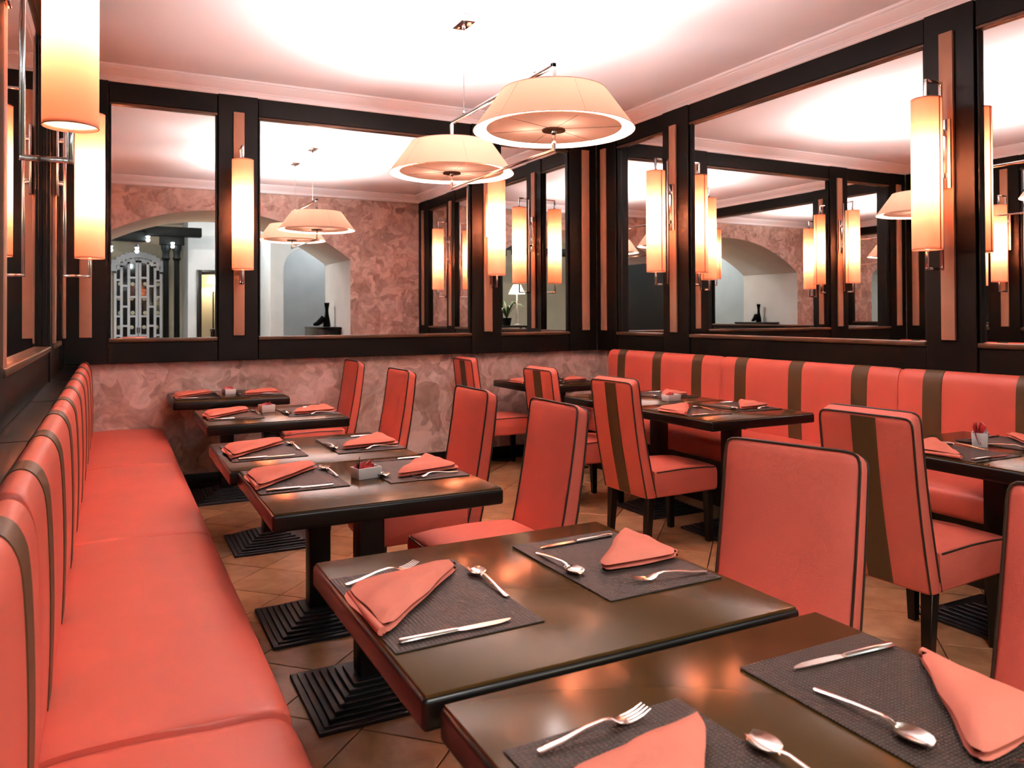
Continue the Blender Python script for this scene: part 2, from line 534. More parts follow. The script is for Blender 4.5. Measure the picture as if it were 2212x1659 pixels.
# wine cabinet with arched glazed double doors
cab = thing('wine_cabinet', 'white arched double-door wine cabinet seen in the left back-wall mirror', 'cabinet', (.49, -4.895, 0))
def carch(x, hw, zs, rise):
    r = (hw * hw + rise * rise) / (2 * rise)
    return zs + rise - r + math.sqrt(max(0, r * r - x * x))
sur = MB()
N = 14
for k in range(N):
    a = -.58 + 1.16 * k / N; b_ = a + 1.16 / N
    xm = (a + b_) / 2
    lo = carch(xm, .46, 2.27, .30) if abs(xm) < .46 else 0.02
    sur.box(a, b_, .0, .10, lo, carch(xm, .60, 2.33, .36))
sur.build('surround', 'white_paint', cab)
MB().box(-.46, .46, .0, .02, .02, 2.5).build('dark_interior', 'glass_dark', cab)
for sgn in (-1, 1):
    leaf = MB()
    n_ = 8
    for k in range(n_):
        a = .005 + .45 * k / n_; b_ = a + .45 / n_ + .0005
        zt = carch((a + b_) / 2, .462, 2.27, .29)
        leaf.box(sgn * a, sgn * b_, .05, .085, zt - .09, zt)
    for a in (.005, .155, .29, .405):
        leaf.box(sgn * a, sgn * (a + .05), .05, .085, .05, carch(a + .025, .462, 2.27, .29) - .05)
    for a0, a1, zz in ((.055, .155, (.5, .95, 1.35, 1.75, 2.15)), (.205, .29, (.3, .75, 1.15, 1.55, 1.98)), (.34, .405, (.5, .95, 1.35, 1.75, 2.1))):
        for z in zz:
            leaf.box(sgn * a0, sgn * a1, .05, .08, z - .02, z + .02)
    lo_ = leaf.build('door_leaf', 'white_paint', cab)
    MB().box(sgn * .012, sgn * .03, .085, .12, 1.0, 1.12).build('door_handle', 'iron', lo_)
for k in range(16):
    bx = -.36 + .235 * (k % 4) + .02 * (k // 4 % 2)
    bz = 1.12 + .30 * (k // 4)
    bt = MB().lathe([(.03, -.02), (.042, -.01), (.042, .0), (.03, .004)], 10).build('wine_bottle', 'bottle_end')
    bt.rotation_euler = (-PI / 2, 0, 0)
    bt.location = (.49 + bx, -4.862, bz)
    tag(bt, 'pale wine bottle end in the %s row of the cabinet, %s' % (('lowest', 'second', 'third', 'top')[k // 4], ('leftmost', 'left of middle', 'right of middle', 'rightmost')[k % 4]), 'bottle', 'wine bottles in the cabinet')
# black cast columns and beams
for cx, nm in ((.89, 'left of the pair'), (1.075, 'right of the pair')):
    c = thing('cast_column', 'slim black iron column before the wine cabinet, ' + nm, 'column', (cx, -2.6, 0))
    MB().lathe([(.09, 0), (.09, .06), (.06, .10), (.052, .5), (.047, 2.3), (.05, 2.38)], 20).build('shaft', 'black_bronze', c)
    MB().lathe([(.05, 2.38), (.075, 2.42), (.06, 2.46), (.062, 2.54), (.085, 2.6), (.085, 2.66)], 20).build('capital', 'black_bronze', c)
tag(MB().box(.55, 1.5, -2.72, -2.48, 2.83, 3.0).build('ceiling_beam', 'black_bronze', bev=.01), 'black ceiling beam resting on the two iron columns', 'beam')
MB_ = MB().box(.78, 1.2, -2.7, -2.5, 2.67, 2.83).build('beam_bracket', 'black_bronze', bev=.01)
tag(MB_, 'short black bolster under the hall beam, on top of the iron columns', 'beam')
tag(MB().box(-2.6, .55, -2.75, -2.45, 2.72, 2.88).build('ceiling_beam', 'black_bronze', bev=.01), 'long lower black beam left of the iron columns', 'beam')
tag(MB().box(.35, .55, -4.88, -2.76, 2.9, 3.06).build('ceiling_beam', 'black_bronze', bev=.01), 'black beam running back towards the wine cabinet', 'beam')
for k, (sx, sy, sz) in enumerate(((.58, -2.38, 2.80), (-.02, -2.38, 2.60), (.40, -2.38, 2.59), (.99, -2.40, 2.70))):
    t = thing('spotlight', ('small hall spotlight between the two beams', 'leftmost small hall spotlight under the low beam', 'small hall spotlight above the cabinet arch', 'small hall spotlight beside the iron column capital')[k], 'light', (sx, sy, sz))
    MB().lathe([(.018, .05), (.03, .03), (.034, 0)], 14).build('housing', 'iron', t)
    MB().lathe([(.006, -.034), (.02, -.028), (.031, -.012), (.031, 0)], 14).build('lens', 'spot_glow', t)
    MB().box(-.006, .006, -.1, .0, .03, .05).build('arm', 'iron', t)
    plight('spot_bulb', (0, 0, -.07), HALL_W * .2, COOL, .03, t)
for k, (px, py) in enumerate(((-.9, -1.6), (2.2, -2.2), (4.2, -1.0), (3.9, -2.8))):  # last lamp is added, to brighten the grey corridor
    t = thing('ceiling_lamp', ('round hall ceiling lamp left of the passage', 'round hall ceiling lamp before the dark door frame', 'round hall ceiling lamp near the arched corridor', 'added round lamp brightening the arched corridor')[k], 'light', (px, py, 3.3))
    MB().lathe([(.05, -.06), (.11, -.055), (.14, -.03), (.15, -.001)], 24).build('dome', 'spot_glow', t)
    MB().lathe([(.15, -.02), (.165, -.02), (.165, -.001)], 24, cap=False).build('rim', 'chrome', t)
    plight('ceiling_bulb', (0, 0, -.16), HALL_W * (.3 if k == 3 else 1.0), COOL, .1, t)
t = thing('ceiling_lamp', 'flush four-bulb hall ceiling lamp before the vaulted passage', 'light', (.75, -.45, 3.3))
MB().box(-.17, .17, -.17, .17, -.03, -.001).build('plate', 'chrome', t, bev=.004)
for dx, dy in ((-.09, -.09), (.09, -.09), (-.09, .09), (.09, .09)):
    MB().lathe([(.0, -.10), (.03, -.092), (.042, -.065), (.035, -.04), (.02, -.03)], 18, c=(dx, dy, 0), cap=False).build('bulb', 'spot_glow', t)
    plight('flush_bulb', (dx, dy, -.16), FRONT_W, (1.0, .93, .88), .05, t)
# table lamp in the side room
t = thing('table_lamp', 'cream shaded table lamp behind the dark door frame', 'lamp', (1.93, -4.6, 0))
MB().lathe([(.14, 0), (.14, .02), (.02, .04), (.015, 1.98)], 16).build('stand', 'iron', t)
MB().lathe([(.13, 2.04), (.075, 2.2)], 24, cap=False).build('shade', 'hall_shade', t)
plight('lamp_bulb', (0, 0, 2.1), 6, (1, .85, .6), .03, t)
pf = thing('picture_frame', 'dark framed picture on the wall of the side room', 'picture', (2.25, -4.9, 1.2))
MB().box(-.2, .2, 0, .02, 0, .8).build('canvas', 'cream_plaster', pf)
MB().box(-.22, -.19, 0, .035, -.02, .82).box(.19, .22, 0, .035, -.02, .82).box(-.19, .19, 0, .035, -.02, .01).box(-.19, .19, 0, .035, .79, .82).build('frame', 'dark_wood', pf)
# console with sculpture in the passage
t = thing('console', 'dark console cabinet against the passage pier, seen in the mirror', 'console', (3.03, .55, 0))
MB().box(-.18, .18, -.45, .45, .12, 1.14).build('body', 'dark_wood', t, bev=.004)
MB().box(-.185, .188, -.47, .47, 1.14, 1.17).build('top', 'dark_wood', t, bev=.004)
for a in (-.15, .15):
    for b_ in (-.4, .4):
        MB().box(a - .02, a + .02, b_ - .02, b_ + .02, 0, .12).build('leg', 'dark_wood', t)
t = thing('bronze_figure', 'black bronze figure lying beside a tall vase form on console', 'sculpture', (3.04, .55, 1.171))
MB().lathe([(.055, 0), (.06, .02), (.05, .1), (.03, .2), (.026, .28), (.04, .36), (.045, .385), (.03, .39)], 20, c=(.06, 0, 0)).build('tall_form', 'black_bronze', t)
MB().tube([(-.16, .03, .035), (-.1, .02, .05), (-.04, .0, .09), (.0, -.02, .14), (.03, -.02, .12)], [.02, .04, .05, .045, .02], 10).build('body', 'black_bronze', t)

# ------------------------------------------------------------------ wall sconces
def make_sconce():
    t = thing('wall_sconce', 'x', 'wall lamp')
    # local: wall plane at y=0, lamp stands out to -y ; z = 0 at shade bottom
    H, OFF, RAD = .86, .175, .080
    MB().box(-.036, .036, -.016, 0, .36, .76).build('wall_plate', 'chrome', t, bev=.003)
    MB().box(-.012, .012, -.04, -.014, .42, .45).box(-.012, .012, -.04, -.014, .67, .70).build('spacer', 'chrome', t, bev=.002)
    fr = MB()
    y0, y1 = -.045, -OFF
    fr.bar([(0, y0, -.105), (0, y0, H + .105)], .017)
    fr.bar([(0, y0, H + .105), (0, y1, H + .105)], .017)
    fr.bar([(0, y1, H + .105), (0, y1, H - .04)], .017)
    fr.bar([(0, y0, -.105), (0, y1, -.105)], .017)
    fr.bar([(0, y1, -.105), (0, y1, .06)], .017)
    fr.build('bracket', 'chrome', t, bev=.002)
    n = 40
    sh = MB()
    for r in (RAD, RAD - .0015):
        sh.loft([[(r * math.cos(2 * PI * j / n), y1 + r * math.sin(2 * PI * j / n), z) for j in range(n)] for z in [H * q / 6 for q in range(7)]], cap=False)
    so = sh.build('shade', 'sconce_shade', t)
    MB().box(RAD - .0005, RAD + .0012, y1 - .004, y1 + .004, .0, H).build('seam', 'coral', so)
    for z in (.002, H - .002):
        MB().tube([(RAD * math.cos(2 * PI * j / n), y1 + RAD * math.sin(2 * PI * j / n), z) for j in range(n)], .0016, 5, True).build('rim_wire', 'strip_wood', so)
    for z in (.012, H - .012):  # discs added inside both ends to hold bulb light off ceiling and bench
        MB().loft([[(rr_ * math.cos(2 * PI * j / n), y1 + rr_ * math.sin(2 * PI * j / n), z) for j in range(n)] for rr_ in (.004, RAD - .002)], cap=False).build('added_end_disc', 'sconce_shade', so)
    for z in (.34, .39, .44, .49, .54):
        plight('sconce_bulb', (0, y1, z), SC_W, WARM, .03, t)
    return t
sconce0 = make_sconce()
SCON = [
    ((.906, YB - .088, 1.715), 0, 'lit cylinder wall lamp between the two left back-wall mirrors'),
    ((3.106, YB - .088, 1.715), 0, 'lit cylinder wall lamp on the back wall half hidden by the pendant'),
    ((XR - .088, 5.33, 1.715), -PI / 2, 'lit cylinder wall lamp on the right wall near the corner'),
    ((XR - .088, 2.852, 1.715), -PI / 2, 'large lit cylinder wall lamp near the right edge with red seam'),
    ((XL + .088, 5.25, 1.70), PI / 2, 'lit cylinder wall lamp on the left wall, further from camera'),
    ((XL + .088, 2.82, 1.955), PI / 2, 'big lit cylinder wall lamp cut by the top left picture edge'),
]
for k, (loc, rz, lab) in enumerate(SCON):
    if k == 0:
        sconce0.location = loc; sconce0.rotation_euler = (0, 0, rz); sconce0['label'] = lab; sconce0['group'] = 'cylinder wall lamps'
    else:
        dup(sconce0, loc, rz, lab, 'cylinder wall lamps')

# ------------------------------------------------------------------ pendant lamp
LX, YN, YFAR, ZR = 1.974, 3.377, 4.697, 2.28
pen = thing('pendant_lamp', 'twin-shade pendant lamp with chrome frame hung from the ceiling', 'pendant lamp', (LX, (YN + YFAR) / 2, ZR))
HD = (YFAR - YN) / 2
fr = MB()
zt = .332
bw = .021
for a, b_ in (((0, -HD, zt), (0, HD, zt)), ((0, -HD, .0), (0, -HD, zt)), ((0, HD, .0), (0, HD, zt))):
    fr.bar([a, b_], bw, bw)
fr.build('frame', 'chrome', pen, bev=.002)
lr = MB().bar([(0, -HD, -.095), (0, HD, -.095)], .014)
lr.bar([(0, -HD, -.095), (0, -HD, .0)], .016).bar([(0, HD, -.095), (0, HD, .0)], .016)
lr.build('lower_rod', 'chrome', pen, bev=.002)
for sy in (-.47, .46):
    MB().tube([(0, sy, zt), (0, sy, ZC - ZR - .03)], .003, 6).build('cable', 'wire', pen)
    cp = MB().box(-.045, .045, sy - .085, sy + .085, ZC - ZR - .045, ZC - ZR - .001).build('canopy', 'chrome', pen, bev=.003)
    MB().lathe([(.006, -.03), (.01, -.02), (.012, 0)], 12, c=(0, sy, ZC - ZR - .045)).build('cable_grip', 'chrome', cp)
    MB().lathe([(.004, .0), (.008, .006), (.008, .02), (.003, .03)], 10, c=(0, sy, zt + .004)).build('cable_clip', 'chrome', pen)
RB, RT, HS, RD = .405, .265, .195, .338
for sy in (-HD, HD):
    n = 64
    sh = MB()
    sh.loft([[(r * math.cos(2 * PI * j / n), sy + r * math.sin(2 * PI * j / n), z) for j in range(n)] for r, z in ((RB, 0), ((RB + RT) / 2, HS / 2), (RT, HS))], cap=False)
    so = sh.build('shade', 'pendant_shade', pen)
    MB().tube([(RB * math.cos(2 * PI * j / n), sy + RB * math.sin(2 * PI * j / n), 0) for j in range(n)], .0022, 5, True).build('bottom_wire', 'strip_wood', so)
    MB().tube([(RT * math.cos(2 * PI * j / n), sy + RT * math.sin(2 * PI * j / n), HS) for j in range(n)], .002, 5, True).build('top_wire', 'strip_wood', so)
    seam = MB()
    for j in range(6):
        t_ = 2 * PI * (j + .35) / 6
        seam.tube([((RB + .0012) * math.cos(t_), sy + (RB + .0012) * math.sin(t_), .0), ((RT + .0012) * math.cos(t_), sy + (RT + .0012) * math.sin(t_), HS)], .0009, 4)
    seam.build('seam', 'strip_wood', so)
    df = MB()
    df.loft([[(r * math.cos(2 * PI * j / n), sy + r * math.sin(2 * PI * j / n), .012) for j in range(n)] for r in (.01, .1, .2, RD)], cap=False)
    do = df.build('diffuser', 'pendant_diffuser', pen)
    MB().tube([(RD * math.cos(2 * PI * j / n), sy + RD * math.sin(2 * PI * j / n), .012) for j in range(n)], .002, 5, True).build('diffuser_wire', 'strip_wood', do)
    sp = MB()
    for j in range(6):
        t_ = 2 * PI * (j + .35) / 6
        sp.tube([(.05 * math.cos(t_), sy + .05 * math.sin(t_), .010), (RB * math.cos(t_), sy + RB * math.sin(t_), .004)], .0011, 4)
    sp.build('spoke', 'strip_wood', do)
    MB().lathe([(.0, -.002), (.058, -.002), (.06, .002), (.058, .008), (.0, .009)], 28, c=(0, sy, 0), cap=False).build('cap_disc', 'ledge_wood', pen)
    for j in range(3):
        t_ = 2 * PI * j / 3 + .4
        plight('pendant_bulb', (.13 * math.cos(t_), sy + .13 * math.sin(t_), .085), PEND_W, SOFT, .03, pen)
sd = thing('smoke_detector', 'small round white smoke detector on the ceiling between lamp canopies', 'smoke detector', (2.02, 4.05, ZC))
MB().lathe([(.02, -.045), (.045, -.04), (.055, -.015), (.06, -.001)], 24).build('body', 'ceramic', sd)
MB().lathe([(.012, -.052), (.016, -.045)], 14).build('sensor', 'white_paint', sd)

# ------------------------------------------------------------------ upholstered benches
SEAT = [(.055, .34), (.545, .34), (.572, .352), (.580, .385), (.580, .43), (.572, .462), (.552, .482), (.51, .494), (.40, .501), (.26, .503), (.13, .499), (.07, .49), (.055, .47)]
BACK = [(0, .36), (.07, .36), (.082, .42), (.089, .55), (.092, .7), (.089, .85), (.083, .95), (.074, .99), (.058, 1.017), (.036, 1.027), (.016, 1.02), (.003, 1.0), (0, .97)]
def fine(p, k=3):
    out = []
    for i in range(len(p) - 1):
        p0, p1, p2, p3 = p[max(0, i - 1)], p[i], p[i + 1], p[min(len(p) - 1, i + 2)]
        for q in range(k):
            t_ = q / k
            out.append(tuple(.5 * (2 * p1[c] + (p2[c] - p0[c]) * t_ + (2 * p0[c] - 5 * p1[c] + 4 * p2[c] - p3[c]) * t_ ** 2 + (3 * p1[c] - p0[c] - 3 * p2[c] + p3[c]) * t_ ** 3) for c in (0, 1)))
    return out + [p[-1]]
SEAT = SEAT[:1] + fine(SEAT[1:])
BACK = BACK[:1] + fine(BACK[1:])
def stations(L):
    return [(0, 1.0), (.006, .55), (.018, .25), (.04, .08), (.09, 0)] + [(L * q / 8, 0) for q in range(1, 8)] + [(L - .09, 0), (L - .04, .08), (L - .018, .25), (L - .006, .55), (L, 1.0)]
def offs(prof, k):
    cx = sum(p[0] for p in prof) / len(prof); cz = sum(p[1] for p in prof) / len(prof)
    out = []
    for a, z in prof:
        dx, dz = a - cx, z - cz
        l = math.hypot(dx, dz)
        out.append((a - dx / l * k, z - dz / l * k))
    return out
def bench(label, mp, s0, s1, bands, group, ext=0.0):
    t = thing('bench', label, 'bench', (0, 0, 0), 0, group)
    L = s1 - s0
    g = .0015
    for nm, prof_, amt in (('seat_cushion', SEAT, .016), ('backrest', BACK, .012)):
        mb = MB()
        Le = L + (ext if nm == 'seat_cushion' else 0.0)
        mb.loft([[mp(s0 + g + s * (Le - 2 * g) / L, a, z) for a, z in offs(prof_, amt * k)] for s, k in stations(L)])
        o = mb.build(nm, 'coral', t, smooth=60)
        if nm == 'backrest':
            outer = [p for p in BACK[1:]]
            for c in bands:
                ring = []
                for s in (c - .058, c + .058):
                    pass
                pr = []
                for i_, (a, z) in enumerate(outer):
                    p0 = outer[max(0, i_ - 1)]; p1 = outer[min(len(outer) - 1, i_ + 1)]
                    tx, tz = p1[0] - p0[0], p1[1] - p0[1]
                    l = math.hypot(tx, tz)
                    pr.append((a, z, tz / l, -tx / l))
                loop_out = [(a + nx * .0025, z + nz * .0025) for a, z, nx, nz in pr]
                loop_in = [(a - nx * .004, z - nz * .004) for a, z, nx, nz in pr][::-1]
                MB().loft([[mp(s, a, z) for a, z in loop_out + loop_in] for s in (c - .058, c + .058)]).build('band', 'brown_band', t, smooth=40)
    MB().box(s0 + .002, s1 - .002, .02, .47, 0.012 if mp is bl2 else 0, .338, mp).build('plinth', 'dark_wood', t)
    return t
def bl(s, a, z): return (-.212 + a, s, z)
def bl2(s, a, z): return (-.212 + a, s, z - .012)
def br(s, a, z): return (4.275 - a, s, z)
GL, GR = 'left wall bench modules', 'right wall bench modules'
yb_ = [6.536, 4.98, 3.37, 1.78, .19]
labs = ['coral leather bench module against the back wall, far left', 'coral leather bench module left of the far single table', 'coral leather bench module beside the middle table pair', 'nearest coral leather bench module at bottom left']
for k in range(4):
    s1, s0 = yb_[k], yb_[k + 1]
    L = s1 - s0
    bench(labs[k], bl2 if k == 3 else bl, s0, s1, [s1 - L * q for q in (.15, .49, .83)], GL, .068 if k == 0 else 0.0)
yb_ = [6.17, 4.64, 3.105, 1.57]
labs = ['striped coral bench module in the far right corner', 'striped coral bench module behind the right table pair', 'striped coral bench module at the right picture edge']
for k in range(3):
    s1, s0 = yb_[k], yb_[k + 1]
    L = s1 - s0
    bench(labs[k], br, s0, s1, [s1 - L * q for q in (.145, .487, .825)], GR)

# ------------------------------------------------------------------ chairs
def make_chair():
    t = thing('dining_chair', 'x', 'chair')
    W = .203
    def sec(u):            # u 0..1 from bottom to top: rear x, front x, z rear, z front
        rx = -.262 - .108 * u - .012 * math.sin(PI * u)
        fx = -.190 - .125 * u - .012 * math.sin(PI * u)
        zr = .305 + .665 * u
        zf = .305 + .683 * u
        return rx, fx, zr, zf
    def ring(u, inset=0.0, wi=0.0, drop=0.0):
        rx, fx, zr, zf = sec(u)
        w_ = W - wi
        r = .014
        pts = []
        rx += inset; fx -= inset
        zr -= drop; zf -= drop
        def P_(f, y):      # f 0 rear .. 1 front
            return (rx + (fx - rx) * f, y, zr + (zf - zr) * f)
        T = fx - rx
        rf = min(.45, r / T)
        for ya, yb2 in ((-w_, 1), (w_, -1)):
            pass
        arc = [(0, 1), (.38, .62 * .5), (1, 0)]
        pts.append(P_(0, -w_ + r)); pts.append(P_(0, 0)); pts.append(P_(0, w_ - r))
        pts.append(P_(rf * .3, w_ - r * .3)); pts.append(P_(rf, w_)); pts.append(P_(1 - rf, w_))
        pts.append(P_(1 - rf * .3, w_ - r * .3)); pts.append(P_(1, w_ - r))
        bul = .014 * (1 - (2 * u - 1) ** 4) + .002
        for q in range(1, 8):
            y = (w_ - r) * (1 - 2 * q / 8)
            x, y_, z = P_(1, y)
            e = 1 - (abs(y) / (w_ - r)) ** 3
            pts.append((x + bul * e, y, z))
        pts.append(P_(1, -w_ + r)); pts.append(P_(1 - rf * .3, -w_ + r * .3)); pts.append(P_(1 - rf, -w_)); pts.append(P_(rf, -w_)); pts.append(P_(rf * .3, -w_ + r * .3))
        return pts
    us = [0.02, .15, .3, .45, .6, .75, .88, .95]
    rings = [ring(0, .010, .010), ring(.006, .002, .002)] + [ring(u) for u in us] + [ring(.975, 0, .003), ring(.99, .003, .010), ring(.998, .010, .018), ring(1.0, .018, .030)]
    MB().loft(rings).build('backrest', 'coral_chair', t, smooth=50)
    pr, pf_ = MB(), MB()
    for mb, f in ((pr, 0), (pf_, 1)):
        path = []
        for u in [.01, .2, .4, .6, .8, .93]:
            rx, fx, zr, zf = sec(u)
            path.append((fx - .002 if f else rx + .002, W - .002, zf if f else zr))
        for u, wi in ((.965, .002), (.985, .008), (.996, .020)):
            rx, fx, zr, zf = sec(u)
            path.append((fx - .002 if f else rx + .002, W - .002 - wi, zf if f else zr))
        rx, fx, zr, zf = sec(1.0)
        x, z = (fx - .002, zf) if f else (rx + .002, zr)
        path += [(x, W - .045, z), (x, 0, z), (x, -W + .045, z)]
        back_half = [(p[0], -p[1], p[2]) for p in path[:9]][::-1]
        mb.tube(path + back_half, .0038, 6)
    pr.build('rear_piping', 'piping', t)
    pf_.build('front_piping', 'piping', t)
    st = MB()
    rings = []
    for u in [0.012, .15, .3, .45, .6, .75, .9, .985]:
        rx, fx, zr, zf = sec(u)
        rings.append([(rx - .0025, -.053, zr), (rx - .0025, .053, zr), (rx + .004, .053, zr), (rx + .004, -.053, zr)])
    st.loft(rings)
    st.build('rear_band', 'brown_band', t, smooth=40)
    # seat
    seat = MB()
    prof_ = [(-.205, .306), (.255, .306), (.262, .312), (.265, .34), (.265, .43), (.262, .442), (.25, .452), (.15, .462), (.0, .466), (-.12, .464), (-.205, .458)]
    sts = [(-W, .012), (-W + .004, .004), (-W + .012, 0), (-W + .05, -.002), (0, -.007), (W - .05, -.002), (W - .012, 0), (W - .004, .004), (W, .012)]
    seat.loft([[(x, y, z - (k if z > .4 else -k if z < .32 else 0)) for x, z in prof_] for y, k in sts])
    so = seat.build('seat', 'coral_chair', t, smooth=50)
    MB().tube([(-.19, W - .001, .451), (.0, W - .001, .455), (.15, W - .001, .451), (.240, W - .001, .444), (.258, W - .007, .443), (.2645, W - .025, .443), (.2645, -W + .025, .443), (.258, -W + .007, .443), (.240, -W + .001, .444), (.15, -W + .001, .451), (.0, -W + .001, .455), (-.19, -W + .001, .451)], .0040, 6).build('seat_piping', 'piping', so)
    for x, y, dx in ((.215, W - .028, .008), (.215, -W + .028, .008), (-.225, W - .028, -.02), (-.225, -W + .028, -.02)):
        lg = MB()
        a, b_ = .0235, .017
        lg.loft([[(x + dx - b_, y - b_, 0), (x + dx + b_, y - b_, 0), (x + dx + b_, y + b_, 0), (x + dx - b_, y + b_, 0)], [(x - a, y - a, .307), (x + a, y - a, .307), (x + a, y + a, .307), (x - a, y + a, .307)]])
        lg.build('leg', 'dark_wood', t, bev=.002, seg=1)
    return t
chair0 = make_chair()
CH = [
    ((1.405, 1.52, 0), PI + .29, 'coral chair turned at the front table, showing its plain front'),
    ((1.455, .84, 0), PI, 'coral chair cut off by the lower right picture edge'),
    ((1.355, 2.875, 0), PI, 'coral chair at the nearer half of the middle left table pair'),
    ((1.303, 3.61, 0), PI, 'coral chair at the farther half of the middle left table pair'),
    ((1.43, 5.1, 0), PI + .03, 'coral chair at the single table before the far wall'),
    ((1.43, 6.28, 0), PI, 'coral chair at the table touching the back wall, left side'),
    ((2.955, 2.09, 0), .06, 'coral chair with dark rear stripe nearest the right edge'),
    ((2.955, 3.795, 0), .02, 'coral chair with brown rear stripe at the nearer right pair table'),
    ((3.037, 4.82, 0), .0, 'coral chair with brown rear stripe at the farther right pair table'),
    ((3.09, 6.26, 0), .0, 'coral chair with brown rear stripe against the back wall'),
    ((.02, -1.25, 0), 2.2, 'coral hall chair reflected at the lower left of the left mirror'),
    ((.36, -2.0, 0), PI/2, 'striped coral hall chair reflected beside the cabinet doors'),
    ((.95, -1.3, 0), .4, 'coral hall chair reflected by the iron columns'),
    ((1.85, -1.6, 0), -1.2, 'coral hall chair reflected under the dark door frame'),
]
for k, (loc, rz, lab) in enumerate(CH):
    g = 'dining chairs' if k < 10 else 'chairs in the hall'
    if k == 0:
        chair0.location = loc; chair0.rotation_euler = (0, 0, rz); chair0['label'] = lab; chair0['group'] = g
    else:
        dup(chair0, loc, rz, lab, g)

# ------------------------------------------------------------------ tables
ZTB = .762
def make_table(name, label, x0, x1, y0, y1, bcx=None, bcy=None, bs=.47):
    cx, cy = (x0 + x1) / 2, (y0 + y1) / 2
    t = thing('pedestal_table', label, 'table', (cx, cy, 0), 0, 'dark pedestal tables')
    a, b_ = (x1 - x0) / 2, (y1 - y0) / 2
    MB().box(-a, a, -b_, b_, ZTB - .058, ZTB - .004).build('table_edge', 'dark_wood', t, bev=.010, seg=3)
    MB().box(-a + .006, a - .006, -b_ + .006, b_ - .006, ZTB - .02, ZTB).build('table_top', 'table_top', t, bev=.003, seg=2)
    dx = (bcx - cx) if bcx else 0
    dy = (bcy - cy) if bcy else 0
    st = MB()
    n = 8
    for k in range(n):
        hw = bs / 2 - k * (bs / 2 - .055) / n
        st.box(dx - hw, dx + hw, dy - hw, dy + hw, .0095 * k if k else 0, .0095 * (k + 1) + (.004 if k == 0 else 0))
    st.build('stepped_base', 'iron', t, bev=.0015, seg=1)
    MB().box(dx - .046, dx + .046, dy - .046, dy + .046, .07, ZTB - .07).build('column', 'dark_wood', t, bev=.006)
    MB().box(dx - .2, dx + .2, dy - .03, dy + .03, ZTB - .085, ZTB - .057).box(dx - .03, dx + .03, dy - .2, dy + .2, ZTB - .085, ZTB - .057).build('top_bracket', 'iron', t)
    return t
make_table('A2', 'dark table in the foreground cut off by the bottom picture edge', .448, 1.262, .40, 1.125)
make_table('A1', 'dark table in front, its far edge towards the middle tables', .432, 1.250, 1.150, 1.903)
make_table('BN', 'nearer dark table of the middle left pair, with the sachet box', .428, 1.205, 2.412, 3.150, .83, 2.76)
make_table('BF', 'farther dark table of the middle left pair', .402, 1.178, 3.153, 3.882, .82, 3.50)
make_table('T2', 'single dark table by the left bench, second from back wall', .458, 1.246, 4.515, 5.29, .85, 4.84)
make_table('T1', 'dark table pushed against the back wall at left', .378, 1.168, 5.85, 6.575, .77, 6.2)
make_table('R1', 'nearer dark table of the right pair along the striped bench', 2.95, 3.748, 3.33, 4.115, 3.43, 3.70, .44)
make_table('R2', 'farther dark table of the right pair along the striped bench', 2.97, 3.77, 4.12, 4.95, 3.40, 4.38, .44)
make_table('R3', 'dark table in the far right corner near back wall', 3.10, 3.80, 5.62, 6.42, 3.56, 6.02, .38)
make_table('RN', 'dark table at the right picture edge behind the striped chair', 3.03, 3.83, 1.68, 2.47, 3.47, 2.075)

# ------------------------------------------------------------------ table settings
def surf(mb, rows, th=.0016):      # thin curved sheet from rows of (x,y,z) with thickness
    top = [list(r) for r in rows]
    bot = [[(x, y, z - th) for x, y, z in r] for r in rows]
    ring = []
    for a, b_ in zip(top, bot):
        ring.append(a + b_[::-1])
    mb.loft(ring)
def make_spoon():
    mb = MB()
    rows = []
    # x along: bowl at +x
    for k in range(9):
        t_ = k / 8
        x = .038 + .058 * t_
        w_ = .0205 * math.sqrt(max(0.02, 1 - ((t_ - .52) / .53) ** 2))
        zc = .003 + .003 * (2 * t_ - 1) ** 2
        rows.append([(x, w_ * q, zc + .0085 * q * q * (1 - .4 * (2 * t_ - 1) ** 2)) for q in (-1, -.66, -.33, 0, .33, .66, 1)])
    surf(mb, rows)
    hs = []
    for x, w_, z in ((.044, .0055, .009), (.034, .0042, .013), (.02, .0038, .0145), (-.03, .0045, .011), (-.07, .006, .0065), (-.092, .0068, .004), (-.098, .004, .0035)):
        hs.append([(x, -w_, z), (x, -w_ * .5, z + .0016), (x, w_ * .5, z + .0016), (x, w_, z), (x, w_ * .5, z - .0014), (x, -w_ * .5, z - .0014)])
    mb.loft(hs)
    return mb.build('spoon', 'steel', smooth=60)
def make_fork():
    mb = MB()
    hs = []
    for x, w_, z in ((-.1, .0045, .004), (-.095, .007, .0043), (-.06, .006, .007), (-.02, .0045, .013), (.012, .0042, .015), (.026, .006, .013), (.036, .0105, .008), (.046, .0122, .005), (.054, .0122, .0042)):
        hs.append([(x, -w_, z), (x, -w_ * .5, z + .0013), (x, w_ * .5, z + .0013), (x, w_, z), (x, w_ * .5, z - .0013), (x, -w_ * .5, z - .0013)])
    mb.loft(hs)
    for y in (-.0102, -.0034, .0034, .0102):
        rs = []
        for x, z, w_ in ((.052, .0042, .0021), (.065, .0048, .0019), (.08, .0075, .0016), (.094, .0125, .0010)):
            rs.append([(x, y - w_, z - .0009), (x, y + w_, z - .0009), (x, y + w_, z + .0009), (x, y - w_, z + .0009)])
        mb.loft(rs)
    return mb.build('fork', 'steel', smooth=60)
